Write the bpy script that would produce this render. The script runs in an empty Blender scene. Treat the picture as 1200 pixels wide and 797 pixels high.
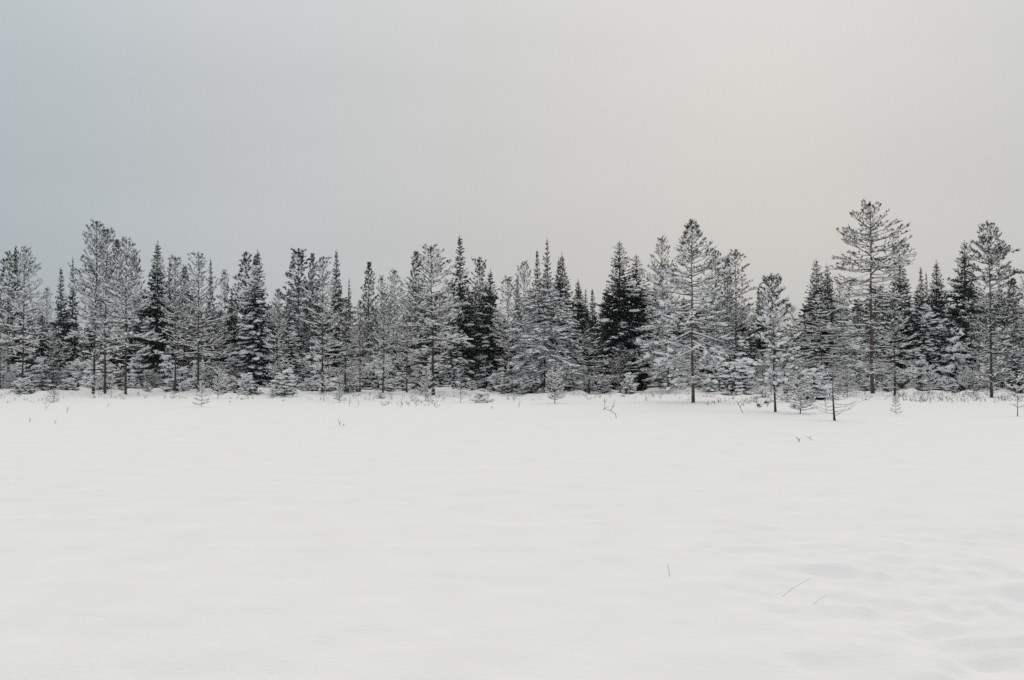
import bpy, math, random
import numpy as np

# ------------------------------------------------------------------ camera, sky, sun, exposure
sc = bpy.context.scene
col = sc.collection
PITCH = math.radians(1.89)
CAMZ = 1.7
HAZE = 0.00012
FPX, CX, CY = 1166.7, 600.0, 398.5          # focal length and centre of the 1200 x 797 photograph

cam_d = bpy.data.cameras.new('camera'); cam_d.lens = 35; cam_d.sensor_width = 36
cam_d.clip_start = 0.1; cam_d.clip_end = 4000
cam = bpy.data.objects.new('camera', cam_d); col.objects.link(cam)
cam.location = (0, 0, CAMZ); cam.rotation_euler = (math.pi / 2 + PITCH, 0, 0)
sc.camera = cam

SUN_AZ, SUN_EL = math.radians(14), math.radians(17)      # azimuth to the right of the view direction
sun_dir = (math.sin(SUN_AZ) * math.cos(SUN_EL), math.cos(SUN_AZ) * math.cos(SUN_EL), math.sin(SUN_EL))

world = bpy.data.worlds.new('World'); sc.world = world; world.use_nodes = True
nt = world.node_tree; nt.nodes.clear()
N = nt.nodes.new; Lk = nt.links.new
w_out = N('ShaderNodeOutputWorld'); w_bg = N('ShaderNodeBackground'); w_bg.inputs['Strength'].default_value = 0.1
sky = N('ShaderNodeTexSky'); sky.sky_type = 'NISHITA'; sky.sun_disc = False
sky.sun_elevation = SUN_EL; sky.sun_rotation = SUN_AZ; sky.dust_density = 4.0; sky.air_density = 1.2
tc = N('ShaderNodeTexCoord')
# cloud deck: brighter and warmer around the hidden sun, cooler away from it, a little brighter overhead
dot = N('ShaderNodeVectorMath'); dot.operation = 'DOT_PRODUCT'; dot.inputs[1].default_value = sun_dir
Lk(tc.outputs['Generated'], dot.inputs[0])
mr = N('ShaderNodeMapRange'); mr.interpolation_type = 'SMOOTHSTEP'
mr.inputs['From Min'].default_value = 0.62; mr.inputs['From Max'].default_value = 1.10
Lk(dot.outputs['Value'], mr.inputs['Value'])
cm = N('ShaderNodeMix'); cm.data_type = 'RGBA'
cm.inputs['A'].default_value = (3.75, 4.34, 4.70, 1); cm.inputs['B'].default_value = (5.52, 5.50, 5.36, 1)
Lk(mr.outputs['Result'], cm.inputs['Factor'])
sep = N('ShaderNodeSeparateXYZ'); Lk(tc.outputs['Generated'], sep.inputs[0])
# overcast: the deck overhead is neutral and brighter than the low sky
za = N('ShaderNodeMapRange'); za.interpolation_type = 'SMOOTHSTEP'; za.inputs['From Min'].default_value = 0.25; za.inputs['From Max'].default_value = 0.75
Lk(sep.outputs['Z'], za.inputs['Value'])
cz = N('ShaderNodeMix'); cz.data_type = 'RGBA'; cz.inputs['B'].default_value = (4.48, 4.41, 4.30, 1)
Lk(za.outputs['Result'], cz.inputs['Factor']); Lk(cm.outputs['Result'], cz.inputs['A'])
zc = N('ShaderNodeMath'); zc.operation = 'MAXIMUM'; zc.inputs[1].default_value = 0.0; Lk(sep.outputs['Z'], zc.inputs[0])
z2 = N('ShaderNodeMath'); z2.operation = 'MULTIPLY_ADD'; z2.inputs[1].default_value = 1.05; z2.inputs[2].default_value = 0.35
Lk(zc.outputs[0], z2.inputs[0])
mz = N('ShaderNodeMath'); mz.operation = 'MULTIPLY_ADD'; mz.inputs[2].default_value = 0.98
Lk(zc.outputs[0], mz.inputs[0]); Lk(z2.outputs[0], mz.inputs[1])
nz = N('ShaderNodeTexNoise'); nz.inputs['Scale'].default_value = 1.9; nz.inputs['Detail'].default_value = 3
mp = N('ShaderNodeMapping'); mp.inputs['Scale'].default_value = (1, 1, 4)
Lk(tc.outputs['Generated'], mp.inputs['Vector']); Lk(mp.outputs['Vector'], nz.inputs['Vector'])
mn = N('ShaderNodeMapRange'); mn.inputs['From Min'].default_value = 0.3; mn.inputs['From Max'].default_value = 0.7
mn.inputs['To Min'].default_value = 0.965; mn.inputs['To Max'].default_value = 1.035
Lk(nz.outputs['Fac'], mn.inputs['Value'])
mul = N('ShaderNodeMath'); mul.operation = 'MULTIPLY'
Lk(mz.outputs[0], mul.inputs[0]); Lk(mn.outputs['Result'], mul.inputs[1])
sc1 = N('ShaderNodeVectorMath'); sc1.operation = 'SCALE'
Lk(cz.outputs['Result'], sc1.inputs[0]); Lk(mul.outputs[0], sc1.inputs['Scale'])
mixs = N('ShaderNodeMix'); mixs.data_type = 'RGBA'; mixs.inputs['Factor'].default_value = 0.01
Lk(sc1.outputs[0], mixs.inputs['A']); Lk(sky.outputs['Color'], mixs.inputs['B'])
Lk(mixs.outputs['Result'], w_bg.inputs['Color']); Lk(w_bg.outputs[0], w_out.inputs['Surface'])

sun_d = bpy.data.lights.new('sun', 'SUN'); sun_d.energy = 0.9; sun_d.angle = math.radians(40); sun_d.color = (1, 0.93, 0.84)
sun = bpy.data.objects.new('sun', sun_d); col.objects.link(sun)
sun.rotation_euler = (math.pi / 2 - SUN_EL, 0, math.pi - SUN_AZ)

sc.view_settings.view_transform = 'Standard'; sc.view_settings.look = 'None'
sc.view_settings.exposure = 0.0; sc.view_settings.gamma = 1.0; sc.view_settings.use_curve_mapping = False
sc.render.engine = 'CYCLES'
sc.cycles.use_denoising = False
sc.cycles.max_bounces = 6; sc.cycles.diffuse_bounces = 4; sc.cycles.transparent_max_bounces = 4
sc.cycles.use_adaptive_sampling = False
sc.cycles.filter_width = 1.5

# ------------------------------------------------------------------ materials
def new_mat(name):
    m = bpy.data.materials.new(name); m.use_nodes = True
    t = m.node_tree; b = t.nodes['Principled BSDF']
    return m, t, b

def noise_mat(name, c0, c1, scale, rough=0.9, bump=0.0, bscale=None, rnd=0.0, coord='Object', lo=0.38, hi=0.62, spec=0.2, detail=4):
    m, t, b = new_mat(name)
    tcn = t.nodes.new('ShaderNodeTexCoord'); n = t.nodes.new('ShaderNodeTexNoise')
    n.inputs['Scale'].default_value = scale; n.inputs['Detail'].default_value = detail
    t.links.new(tcn.outputs[coord], n.inputs['Vector'])
    r = t.nodes.new('ShaderNodeMapRange'); r.inputs['From Min'].default_value = lo; r.inputs['From Max'].default_value = hi
    t.links.new(n.outputs['Fac'], r.inputs['Value'])
    mx = t.nodes.new('ShaderNodeMix'); mx.data_type = 'RGBA'
    mx.inputs['A'].default_value = (*c0, 1); mx.inputs['B'].default_value = (*c1, 1)
    if rnd:
        oi = t.nodes.new('ShaderNodeObjectInfo'); ad = t.nodes.new('ShaderNodeMath'); ad.operation = 'MULTIPLY_ADD'
        ad.inputs[1].default_value = rnd; t.links.new(oi.outputs['Random'], ad.inputs[0]); t.links.new(r.outputs['Result'], ad.inputs[2])
        ad.use_clamp = True; t.links.new(ad.outputs[0], mx.inputs['Factor'])
    else:
        t.links.new(r.outputs['Result'], mx.inputs['Factor'])
    t.links.new(mx.outputs['Result'], b.inputs['Base Color'])
    b.inputs['Roughness'].default_value = rough
    b.inputs['Specular IOR Level'].default_value = spec
    if bump:
        n2 = t.nodes.new('ShaderNodeTexNoise'); n2.inputs['Scale'].default_value = bscale or scale * 3; n2.inputs['Detail'].default_value = 6
        t.links.new(tcn.outputs[coord], n2.inputs['Vector'])
        bp = t.nodes.new('ShaderNodeBump'); bp.inputs['Strength'].default_value = bump; bp.inputs['Distance'].default_value = 0.03
        t.links.new(n2.outputs['Fac'], bp.inputs['Height']); t.links.new(bp.outputs['Normal'], b.inputs['Normal'])
    return m

M = {}
M['ground'] = noise_mat('snow_cover_ground', (0.875, 0.872, 0.866), (0.90, 0.897, 0.892), 1.4, rough=0.95, bump=0.3, bscale=18.0, spec=0.0)
M['snow'] = noise_mat('snow_on_branches', (0.87, 0.873, 0.88), (0.91, 0.91, 0.91), 3.0, rough=0.8, spec=0.1)
M['needle_frost'] = noise_mat('frosted_pine_needles', (0.042, 0.050, 0.046), (0.165, 0.176, 0.178), 1.6, rough=0.8, rnd=0.2, lo=0.40, hi=0.66)
M['needle_pine'] = noise_mat('dark_pine_needles', (0.030, 0.040, 0.035), (0.10, 0.113, 0.112), 4.0, rough=0.75, lo=0.45, hi=0.75)
M['needle_spruce'] = noise_mat('dark_spruce_needles', (0.018, 0.026, 0.022), (0.055, 0.067, 0.063), 3.5, rough=0.75, lo=0.45, hi=0.8)
M['needle_sapling'] = noise_mat('sapling_needles', (0.075, 0.082, 0.055), (0.22, 0.23, 0.22), 9.0, rough=0.8, lo=0.45, hi=0.7)
M['bark'] = noise_mat('grey_bark', (0.038, 0.035, 0.033), (0.10, 0.092, 0.086), 6.0, rough=0.95, bump=0.6, bscale=14)
M['bark_red'] = noise_mat('reddish_pine_bark', (0.055, 0.045, 0.039), (0.135, 0.10, 0.083), 4.0, rough=0.95, bump=0.6, bscale=12)
M['bark_pale'] = noise_mat('snow_plastered_bark', (0.10, 0.095, 0.09), (0.5, 0.5, 0.5), 5.0, rough=0.95)
M['twig'] = noise_mat('branch_bark', (0.05, 0.046, 0.043), (0.17, 0.165, 0.16), 5.0, rough=0.95)
M['birch'] = noise_mat('haze_toned_birch_twigs', (0.22, 0.19, 0.18), (0.36, 0.31, 0.29), 3.0, rough=0.9)  # pinkish-brown twigs, lightened in the colour itself to stand for distance haze
M['straw'] = noise_mat('dry_straw', (0.20, 0.15, 0.10), (0.34, 0.27, 0.19), 20.0, rough=0.9)
M['heath'] = noise_mat('heath_twigs', (0.07, 0.06, 0.05), (0.22, 0.2, 0.18), 12.0, rough=0.95)

# ------------------------------------------------------------------ mesh helpers
def build_mesh(name, verts, tris=None, quads=None, mats=(), smooth=True, tri_mat=None):
    verts = np.asarray(verts, np.float32).reshape(-1, 3)
    tris = np.zeros((0, 3), np.int32) if tris is None else np.asarray(tris, np.int32).reshape(-1, 3)
    quads = np.zeros((0, 4), np.int32) if quads is None else np.asarray(quads, np.int32).reshape(-1, 4)
    me = bpy.data.meshes.new(name)
    me.vertices.add(len(verts)); me.vertices.foreach_set('co', verts.ravel())
    loops = np.concatenate([tris.ravel(), quads.ravel()])
    me.loops.add(len(loops)); me.loops.foreach_set('vertex_index', loops)
    nt_, nq = len(tris), len(quads)
    me.polygons.add(nt_ + nq)
    start = np.concatenate([np.arange(nt_) * 3, nt_ * 3 + np.arange(nq) * 4]).astype(np.int32)
    me.polygons.foreach_set('loop_start', start)
    if tri_mat is not None:
        me.polygons.foreach_set('material_index', np.asarray(tri_mat, np.int32))
    me.polygons.foreach_set('use_smooth', np.full(nt_ + nq, smooth))
    for m in mats: me.materials.append(m)
    me.update(calc_edges=True)
    return me

def norm(v):
    v = np.asarray(v, float)
    return v / np.maximum(np.linalg.norm(v, axis=-1, keepdims=True), 1e-9)

def perp(d, rng):
    r = rng.normal(size=d.shape)
    return norm(np.cross(d, r))

def tube(points, radii, sides=8, cap=True):
    P = np.asarray(points, float); n = len(P)
    t = norm(np.gradient(P, axis=0))
    ref = np.tile(np.array([1.0, 0.13, 0.07]), (n, 1))
    a = norm(np.cross(t, ref)); b = np.cross(t, a)
    ang = np.arange(sides) / sides * 2 * math.pi
    V = P[:, None] + np.asarray(radii)[:, None, None] * (np.cos(ang)[None, :, None] * a[:, None] + np.sin(ang)[None, :, None] * b[:, None])
    V = V.reshape(-1, 3); Q = []
    for i in range(n - 1):
        for j in range(sides):
            k = (j + 1) % sides
            Q.append((i * sides + j, i * sides + k, (i + 1) * sides + k, (i + 1) * sides + j))
    return V, Q

def seg_mesh(segs):
    """three-sided prisms along many straight pieces"""
    S = np.asarray(segs, float)
    p0, p1, r0, r1 = S[:, 0:3], S[:, 3:6], S[:, 6], S[:, 7]
    d = norm(p1 - p0); up = np.tile([0.0, 0.0, 1.0], (len(S), 1)); up[np.abs(d[:, 2]) > 0.95] = (1, 0, 0)
    a = norm(np.cross(d, up)); b = np.cross(a, d)
    V = []
    for p, r in ((p0, r0), (p1, r1)):
        for k in range(3):
            g = 2 * math.pi * k / 3 + math.pi / 2
            V.append(p + r[:, None] * (math.cos(g) * a + math.sin(g) * b))
    V = np.stack(V, 1)
    base = np.arange(len(S))[:, None] * 6
    T = []
    for k in range(3):
        j = (k + 1) % 3
        T += [base + np.array([[k, j, 3 + j]]), base + np.array([[k, 3 + j, 3 + k]])]
    return V.reshape(-1, 3), np.concatenate(T, 0)

def needle_mesh(sh, k, nl, nw, spread, rng):
    """sh rows: pos, dir, length, size.  k thin needles round every shoot"""
    S = np.asarray(sh, float); n = len(S)
    pos, d, ln, sz = S[:, None, 0:3], norm(S[:, 3:6])[:, None, :], S[:, 6][:, None, None], S[:, 7][:, None, None]
    dd = np.repeat(d, k, 1); rad = perp(dd, rng)
    s = rng.uniform(0.05, 1.0, (n, k, 1))
    base = pos + dd * ln * s
    nd = norm(dd * rng.uniform(0.35, 0.95, (n, k, 1)) + rad * spread)
    tip = base + nd * nl * sz * rng.uniform(0.7, 1.2, (n, k, 1))
    wv = norm(np.cross(nd, rng.normal(size=nd.shape))) * nw * sz * 0.5
    V = np.stack([base - wv, base + wv, tip], 2).reshape(-1, 3)
    return V, np.arange(n * k * 3).reshape(-1, 3)

OCT = np.array([[1, 0, 0], [0, 1, 0], [-1, 0, 0], [0, -1, 0], [0, 0, 1], [0, 0, -0.55]], float)
OCT_T = np.array([[0, 1, 4], [1, 2, 4], [2, 3, 4], [3, 0, 4], [1, 0, 5], [2, 1, 5], [3, 2, 5], [0, 3, 5]])
ph = (1 + 5 ** .5) / 2
ICO = norm(np.array([[-1, ph, 0], [1, ph, 0], [-1, -ph, 0], [1, -ph, 0], [0, -1, ph], [0, 1, ph], [0, -1, -ph], [0, 1, -ph], [ph, 0, -1], [ph, 0, 1], [-ph, 0, -1], [-ph, 0, 1]]))
ICO_T = np.array([[0, 11, 5], [0, 5, 1], [0, 1, 7], [0, 7, 10], [0, 10, 11], [1, 5, 9], [5, 11, 4], [11, 10, 2], [10, 7, 6], [7, 1, 8], [3, 9, 4], [3, 4, 2], [3, 2, 6], [3, 6, 8], [3, 8, 9], [4, 9, 5], [2, 4, 11], [6, 2, 10], [8, 6, 7], [9, 8, 1]])

def blob_mesh(bl, rng, tmpl=OCT, tt=OCT_T, jit=0.25):
    """bl rows: centre, dir, half length, half width, half height"""
    B = np.asarray(bl, float); n = len(B)
    c, d = B[:, 0:3], norm(B[:, 3:6]); up = np.tile([0.0, 0.0, 1.0], (n, 1)); up[np.abs(d[:, 2]) > 0.97] = (1, 0, 0)
    a = norm(np.cross(up, d)); b = np.cross(d, a)
    tv = tmpl[None] * (1 + rng.uniform(-jit, jit, (n, len(tmpl), 1)))
    V = c[:, None] + tv[..., 0:1] * (d * B[:, 6:7])[:, None] + tv[..., 1:2] * (a * B[:, 7:8])[:, None] + tv[..., 2:3] * (b * B[:, 8:9])[:, None]
    T = np.arange(n)[:, None, None] * len(tmpl) + tt[None]
    return V.reshape(-1, 3), T.reshape(-1, 3)

def ridge_segs(segs, rng, k=1.25, minr=0.012, prob=0.9):
    """snow lying along the upper side of branch pieces"""
    S = np.asarray(segs, float).copy()
    S = S[rng.uniform(size=len(S)) < prob * (1 - 0.75 * sstep(0.55, 0.9, S[:, 2] / max(S[:, 2].max(), 1e-3)) * (S[:, 2].max() > 4))]
    r0 = np.maximum(S[:, 6] * k, minr); r1 = np.maximum(S[:, 7] * k, minr * 0.8)
    S[:, 2] += S[:, 6] * 0.7 + r0 * 0.35; S[:, 5] += S[:, 7] * 0.7 + r1 * 0.35
    S[:, 6] = r0; S[:, 7] = r1
    return S

TRI_COUNT = [0]
class Tree:
    def __init__(self, seed, H):
        self.rng = np.random.default_rng(seed); self.H = H
        self.cs = 1.0; self.bs = 1.0; self.segs = []; self.shoots = []; self.blobs = []; self.clumps = []
    def trunk(self, r, lean=0.0, wob=0.03, top=1.0):
        n = 15; H = self.H * top; t = np.linspace(0, 1, n)
        px = np.cumsum(self.rng.normal(0, wob, n)) * 0.5 * H / 12; py = np.cumsum(self.rng.normal(0, wob, n)) * 0.5 * H / 12
        px -= px[0]; py -= py[0]; px += lean * H * t
        self.tx, self.ty, self.tt = px, py, t * top
        self.r0 = r
        P = np.stack([px, py, t * H], 1); R = r * (1 - t * 0.93) + r * 0.22 * np.exp(-t * 34)
        P = np.vstack([[0, 0, -0.35], P]); R = np.concatenate([[r * 1.3], R])
        self.tr = tube(P, R, 9)
    def at(self, t):
        return np.array([np.interp(t, self.tt, self.tx), np.interp(t, self.tt, self.ty), t * self.H])
    def rad(self, t):
        return self.r0 * (1 - t * 0.93)
    def finish(self, name, needle, bark='bark', k=9, nl=0.085, nw=0.022, spread=0.8, ridge=1.4, ridge_prob=0.75, minr=0.026):
        rng = self.rng; out = {}
        out['trunk'] = build_mesh(name + '_trunk', self.tr[0], quads=self.tr[1], mats=[M[bark]])
        V, T = seg_mesh(self.segs)
        out['branches'] = build_mesh(name + '_branches', V, T, mats=[M['twig']])
        if self.shoots:
            V, T = needle_mesh(self.shoots, k, nl, nw, spread, rng)
            zs = np.asarray([q[2] for q in self.shoots]) / self.H
            mi = np.repeat((zs + rng.normal(0, 0.08, len(zs)) > 0.72).astype(np.int32), k)
            out['crown'] = build_mesh(name + '_crown', V, T, mats=[M[needle], M['needle_pine'] if needle == 'needle_frost' else M[needle]], smooth=False, tri_mat=mi)
        Vs, Ts, o = [], [], 0
        for arr, kw in ((self.blobs, {}), (self.clumps, dict(tmpl=ICO, tt=ICO_T, jit=0.3))):
            if arr:
                V, T = blob_mesh(arr, rng, **kw); Vs.append(V); Ts.append(T + o); o += len(V)
        if ridge_prob > 0:
            S = ridge_segs(self.segs, rng, ridge, minr, ridge_prob)
            V, T = seg_mesh(S); Vs.append(V); Ts.append(T + o); o += len(V)
        out['snow'] = build_mesh(name + '_snow', np.concatenate(Vs), np.concatenate(Ts), mats=[M['snow']])
        n = sum(len(m.polygons) for m in out.values()) + len(self.tr[1]); TRI_COUNT[0] += n
        allv = np.concatenate([np.asarray(s)[None, :3] for s in self.shoots]) if self.shoots else np.asarray(self.segs)[:, 3:6]
        out['width'] = float(np.percentile(np.hypot(allv[:, 0], allv[:, 1]), 95)) * 2
        out['H'] = self.H; out['n'] = n
        return out

# ------------------------------------------------------------------ pine
def pine_branch(T, t, az, L, s0, c, r, dens, snow, foliage=1.0, start=0.28, sh_len=0.17, sh_size=1.0, up=0.45, step=0.2, blob=(0.08, 0.05), bl_f=0.42):
    rng = T.rng; n = 6
    base = T.at(t); h = np.array([math.cos(az), math.sin(az), 0.0]); side = np.array([-h[1], h[0], 0])
    u = np.linspace(0, 1, n); bend = rng.normal(0, 0.2) * L
    P = base + h * (L * u)[:, None] + side * (bend * u ** 2)[:, None]
    P[:, 2] += L * (s0 * u + c * u * u) + rng.normal(0, 0.04 * L, n) * u
    R = r * (1 - 0.8 * u)
    for i in range(n - 1):
        T.segs.append((*P[i], *P[i + 1], R[i], R[i + 1]))
    def shoot(p, d, sl, sz, snow=snow):
        d = d / np.linalg.norm(d)
        T.shoots.append((*p, *d, sl, sz))
        if rng.uniform() < snow:
            c0 = p + d * sl * 0.55 + np.array([0, 0, 0.03 * sz])
            T.blobs.append((*c0, d[0], d[1], d[2] * 0.6, sl * rng.uniform(0.45, 0.75), T.bs * blob[0] * sz * rng.uniform(0.6, 1.3), T.bs * blob[1] * sz * rng.uniform(0.6, 1.4)))
    nb = max(2, int(L * (1 - start) / (step / dens)))
    for j in range(nb):
        uu = start + (1 - start) * (j + rng.uniform(0.1, 0.9)) / nb
        p = np.array([np.interp(uu, u, P[:, q]) for q in range(3)])
        tan = h + np.array([0, 0, s0 + 2 * c * uu])
        sg = 1 if j % 2 else -1
        a = sg * math.radians(rng.uniform(28, 66))
        d = np.array([tan[0] * math.cos(a) - tan[1] * math.sin(a), tan[0] * math.sin(a) + tan[1] * math.cos(a), tan[2] * 0.7 + rng.normal(0.1, 0.16)])
        d /= np.linalg.norm(d)
        l = (0.14 + bl_f * L * (1 - uu) + 0.06 * L) * rng.uniform(0.6, 1.25)
        q = p + d * l + np.array([0, 0, 0.12 * l])
        T.segs.append((*p, *q, R[0] * 0.32 * (1 - uu * 0.5) + 0.003, 0.004))
        laden = rng.uniform() < snow * 0.52; ss = 0.85 if laden else 0.06
        if T.H < 4: ss = snow
        if T.H > 4 and laden and L > 0.3:
            cc = p + (q - p) * rng.uniform(0.5, 0.75)
            T.clumps.append((*(cc + np.array([0, 0, 0.06])), *d, l * rng.uniform(0.38, 0.6) + 0.04, T.cs * rng.uniform(0.08, 0.16), T.cs * rng.uniform(0.045, 0.085)))
        if rng.uniform() > foliage: continue
        m = max(1, int(l / 0.15 * dens))
        for e in range(m):
            f = 0.3 + 0.7 * (e + 1) / m
            pp = p + (q - p) * f
            dd = d + np.array([0, 0, up * rng.uniform(0.2, 1.3)]) + rng.normal(0, 0.32, 3)
            shoot(pp, dd, sh_len * rng.uniform(0.7, 1.25), sh_size * rng.uniform(0.8, 1.2), ss)
    if rng.uniform() < foliage:
        for e in range(3):
            dd = h + np.array([0, 0, s0 + 2 * c + up * 0.8]) + rng.normal(0, 0.3, 3)
            shoot(P[-1] - h * 0.05 * e, dd, sh_len * 1.2, sh_size)

def pine(seed, H, R, t0=0.28, prof='cone', wh=0.4, nb=5, s_low=-0.05, s_top=0.9, c_low=0.18, c_top=0.1, dens=1.0, snow=0.65, dead=1.0,
         lean=0.0, tr=None, low_fol=0.55, sh_len=0.17, sh_size=1.0, start=0.4, irr=0.25, leader=3, clear=0.0, snow_top=0.1, extra=None, up=0.45, dead_fol=0.25, cs=0.9, bs=0.85, clear_az=-math.pi / 2, **fin):
    T = Tree(seed, H); rng = T.rng; T.cs, T.bs = cs, bs
    T.trunk(tr or 0.0088 * H + 0.01, lean, wob=0.045)
    lz = rng.normal(size=(7, 12)); lump = lambda t_, a_: float(np.interp(a_ % 6.283 / 6.283 * 12, np.arange(13), np.append(r_ := lz[min(6, int(t_ * 7))], r_[0])))
    z = t0 * H; az = rng.uniform(0, 6.28)
    while z < H * 0.985:
        t = z / H; v = (t - t0) / (1 - t0)
        if prof == 'cone': w = min(1, 0.62 + v * 1.9) * (1 - v) ** 0.68 * 1.12
        elif prof == 'dome': w = min(1, 0.75 + v * 1.2) * math.sqrt(max(0.0, 1 - v ** 2.2))
        elif prof == 'column': w = min(1, 0.6 + v * 2.2) * (1 - v) ** 0.52 * 1.1
        elif prof == 'crown': w = min(1, 0.62 + 0.7 * v) * (1 - v ** 1.35) ** 0.85 * 1.12
        elif prof == 'spire': w = min(1, 0.62 + v * 1.5) * (1 - v) ** 0.95 * 1.2
        elif prof == 'fan': w = min(1, 0.8 + 0.5 * v) * (1 - v ** 1.5) ** 0.8 + 0.05
        w *= R
        lf = low_fol + (1 - low_fol) * min(1, v * 3.5)
        n = nb + int(rng.integers(-1, 2))
        for i in range(n):
            az += 2 * math.pi / n + rng.normal(0, 0.25)
            if rng.uniform() < 0.07 or (v < 0.75 and abs((az - clear_az + math.pi) % (2 * math.pi) - math.pi) < 0.6 and rng.uniform() < clear): continue
            L = max(0.16, w * (1 + rng.normal(0, irr) + (0.14 if prof == 'dome' else 0.3) * lump(t, az)))
            L = min(L, 0.14 + (H - z) * (0.95 if prof in ('dome', 'fan') else 0.66))
            s0 = s_low + (s_top - s_low) * v ** 1.3 + rng.normal(0, 0.13)
            c = c_low + (c_top - c_low) * v
            pine_branch(T, min(0.99, t + rng.uniform(-0.4, 0.4) * wh / H), az, L, s0, c, 0.012 + 0.013 * L, dens, snow + (snow_top - snow) * max(0, v - 0.45) / 0.55, lf, start=start, sh_len=sh_len, sh_size=sh_size, up=up)
        z += wh * rng.uniform(0.75, 1.25) * (1 - 0.3 * v)
    # thin, mostly bare lower branches carrying snow
    z = 0.09 * H
    while z < t0 * H * 1.25:
        for i in range(int(rng.integers(2, 5))):
            if rng.uniform() > dead: continue
            pine_branch(T, z / H + rng.uniform(-0.01, 0.01), rng.uniform(0, 6.28), R * rng.uniform(0.35, 0.85), rng.normal(-0.12, 0.16), rng.uniform(-0.05, 0.2), 0.016, 0.75, 0.7, foliage=dead_fol)
        z += wh * 0.7
    top = T.at(1.0)
    for i in range(leader * 3):
        d = np.array([0, 0, 1.0]) + rng.normal(0, 0.2, 3)
        T.shoots.append((*(top - np.array([0, 0, 0.12 * (i // 3)])), *norm(d), sh_len * 1.3, sh_size))
    if extra: extra(T)
    return T, fin

def pine_proto(name, *a, needle='needle_frost', bark='bark', k=13, nl=0.105, nw=0.03, **kw):
    T, fin = pine(*a, **kw)
    return T.finish(name, needle, bark, k=k, nl=nl, nw=nw)

# ------------------------------------------------------------------ spruce
def spruce_proto(name, seed, H, R, t0=0.06, wh=0.25, nb=6, pw=0.85, snow=0.48, droop=-0.62, dens=1.1, needle='needle_spruce', irr=0.2,
                 clump=1.0, top_snow=0.05, sh_len=0.22, k=11, nl=0.13, nw=0.068, colm=0.0, bark='bark', tr=None, lumps=1.0):
    T = Tree(seed, H); rng = T.rng; T.trunk(tr or 0.011 * H + 0.015, wob=0.012)
    z = t0 * H; az = rng.uniform(0, 6.28); lz = rng.normal(size=(8, 8))
    while z < H * 0.985:
        t = z / H; v = (t - t0) / (1 - t0)
        w = R * ((1 - v) ** pw * (1 - colm) + colm * (1 - v ** 3) * (0.3 + 0.7 * (1 - v))) + 0.03; vs = 0.4 + 0.6 * min(1, (1 - v) * 2.6)
        n = nb + int(rng.integers(-1, 2))
        sn = snow + (top_snow - snow) * v
        for i in range(n):
            az += 2 * math.pi / n + rng.normal(0, 0.3)
            L = min(max(0.06, w * (1 + rng.normal(0, irr) + 0.22 * lz[int(t * 7.99), int(az % 6.283 / 6.284 * 8)])), 0.05 + 0.5 * (H - z))
            s0 = droop + (0.75 - droop) * v ** 1.8 + rng.normal(0, 0.08); c = 0.34 * (1 - v)
            base = T.at(min(0.995, t + rng.uniform(-0.01, 0.01))); h = np.array([math.cos(az), math.sin(az), 0.0])
            u = np.linspace(0, 1, 5)
            P = base + h * (L * u)[:, None]; P[:, 2] += L * (s0 * u + c * u * u)
            r = 0.008 + 0.012 * L
            for q in range(4): T.segs.append((*P[q], *P[q + 1], r * (1 - 0.8 * u[q]), r * (1 - 0.8 * u[q + 1])))
            m = max(2, int(L / 0.13 * dens))
            for j in range(m):
                uu = 0.04 + 0.96 * (j + rng.uniform(0, 1)) / m
                p = np.array([np.interp(uu, u, P[:, q]) for q in range(3)])
                tan = h + np.array([0, 0, s0 + 2 * c * uu]); sg = 1 if j % 2 else -1
                a = sg * math.radians(rng.uniform(25, 60))
                d = np.array([tan[0] * math.cos(a) - tan[1] * math.sin(a), tan[0] * math.sin(a) + tan[1] * math.cos(a), tan[2] - rng.uniform(0.1, 0.55) * (1 - v)])
                d /= np.linalg.norm(d)
                l = (0.1 * vs + 0.38 * L * (1 - uu * 0.7)) * rng.uniform(0.6, 1.2)
                mm = max(1, int(l / 0.15 * dens))
                for e in range(mm):
                    f = (e + 0.2) / mm
                    dd = d + rng.normal(0, 0.25, 3) + np.array([0, 0, -0.15 * f])
                    dd /= np.linalg.norm(dd)
                    pp = p + d * l * f; sl = sh_len * vs * rng.uniform(0.7, 1.2)
                    T.shoots.append((*pp, *dd, sl, vs * rng.uniform(0.8, 1.2)))
                    if rng.uniform() < sn * 0.2:
                        c0 = pp + dd * sl * 0.5 + np.array([0, 0, 0.035])
                        T.blobs.append((*c0, *dd, sl * rng.uniform(0.45, 0.75), rng.uniform(0.04, 0.09), rng.uniform(0.03, 0.06)))
            T.shoots.append((*P[-1], *(h + np.array([0, 0, s0 + 2 * c + 0.2])), sh_len * vs, vs))
            if rng.uniform() < sn * clump * 0.95 and L > 0.22:
                for q in range(int(rng.integers(1, 3)) + (L > 0.9) + 2 * (clump > 1.8)):
                    uu = rng.uniform(0.4, 0.98)
                    p = np.array([np.interp(uu, u, P[:, w_]) for w_ in range(3)]) + rng.normal(0, 0.03 + 0.05 * L, 3)
                    d = h + np.array([0, 0, s0 + 2 * c * uu - 0.15])
                    T.clumps.append((*(p + np.array([0, 0, 0.07])), *d, rng.uniform(0.2, 0.5) * (0.7 + 0.4 * L), rng.uniform(0.1, 0.27) * (0.7 + 0.4 * L) * (1.05 if clump > 1.8 else 1), rng.uniform(0.06, 0.13) * (1.1 if clump > 1.8 else 1)))
        z += wh * rng.uniform(0.6, 1.4) * (1 - 0.35 * v)
    top = T.at(1.0)
    for i in range(6):
        T.shoots.append((*(top - np.array([0, 0, 0.1 * i])), *norm(np.array([0, 0, 1.0]) + rng.normal(0, 0.12, 3)), sh_len * 0.8, 0.45))
    return T.finish(name, needle, bark, k=k, nl=nl, nw=nw, spread=0.75, ridge_prob=0.15)

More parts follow.
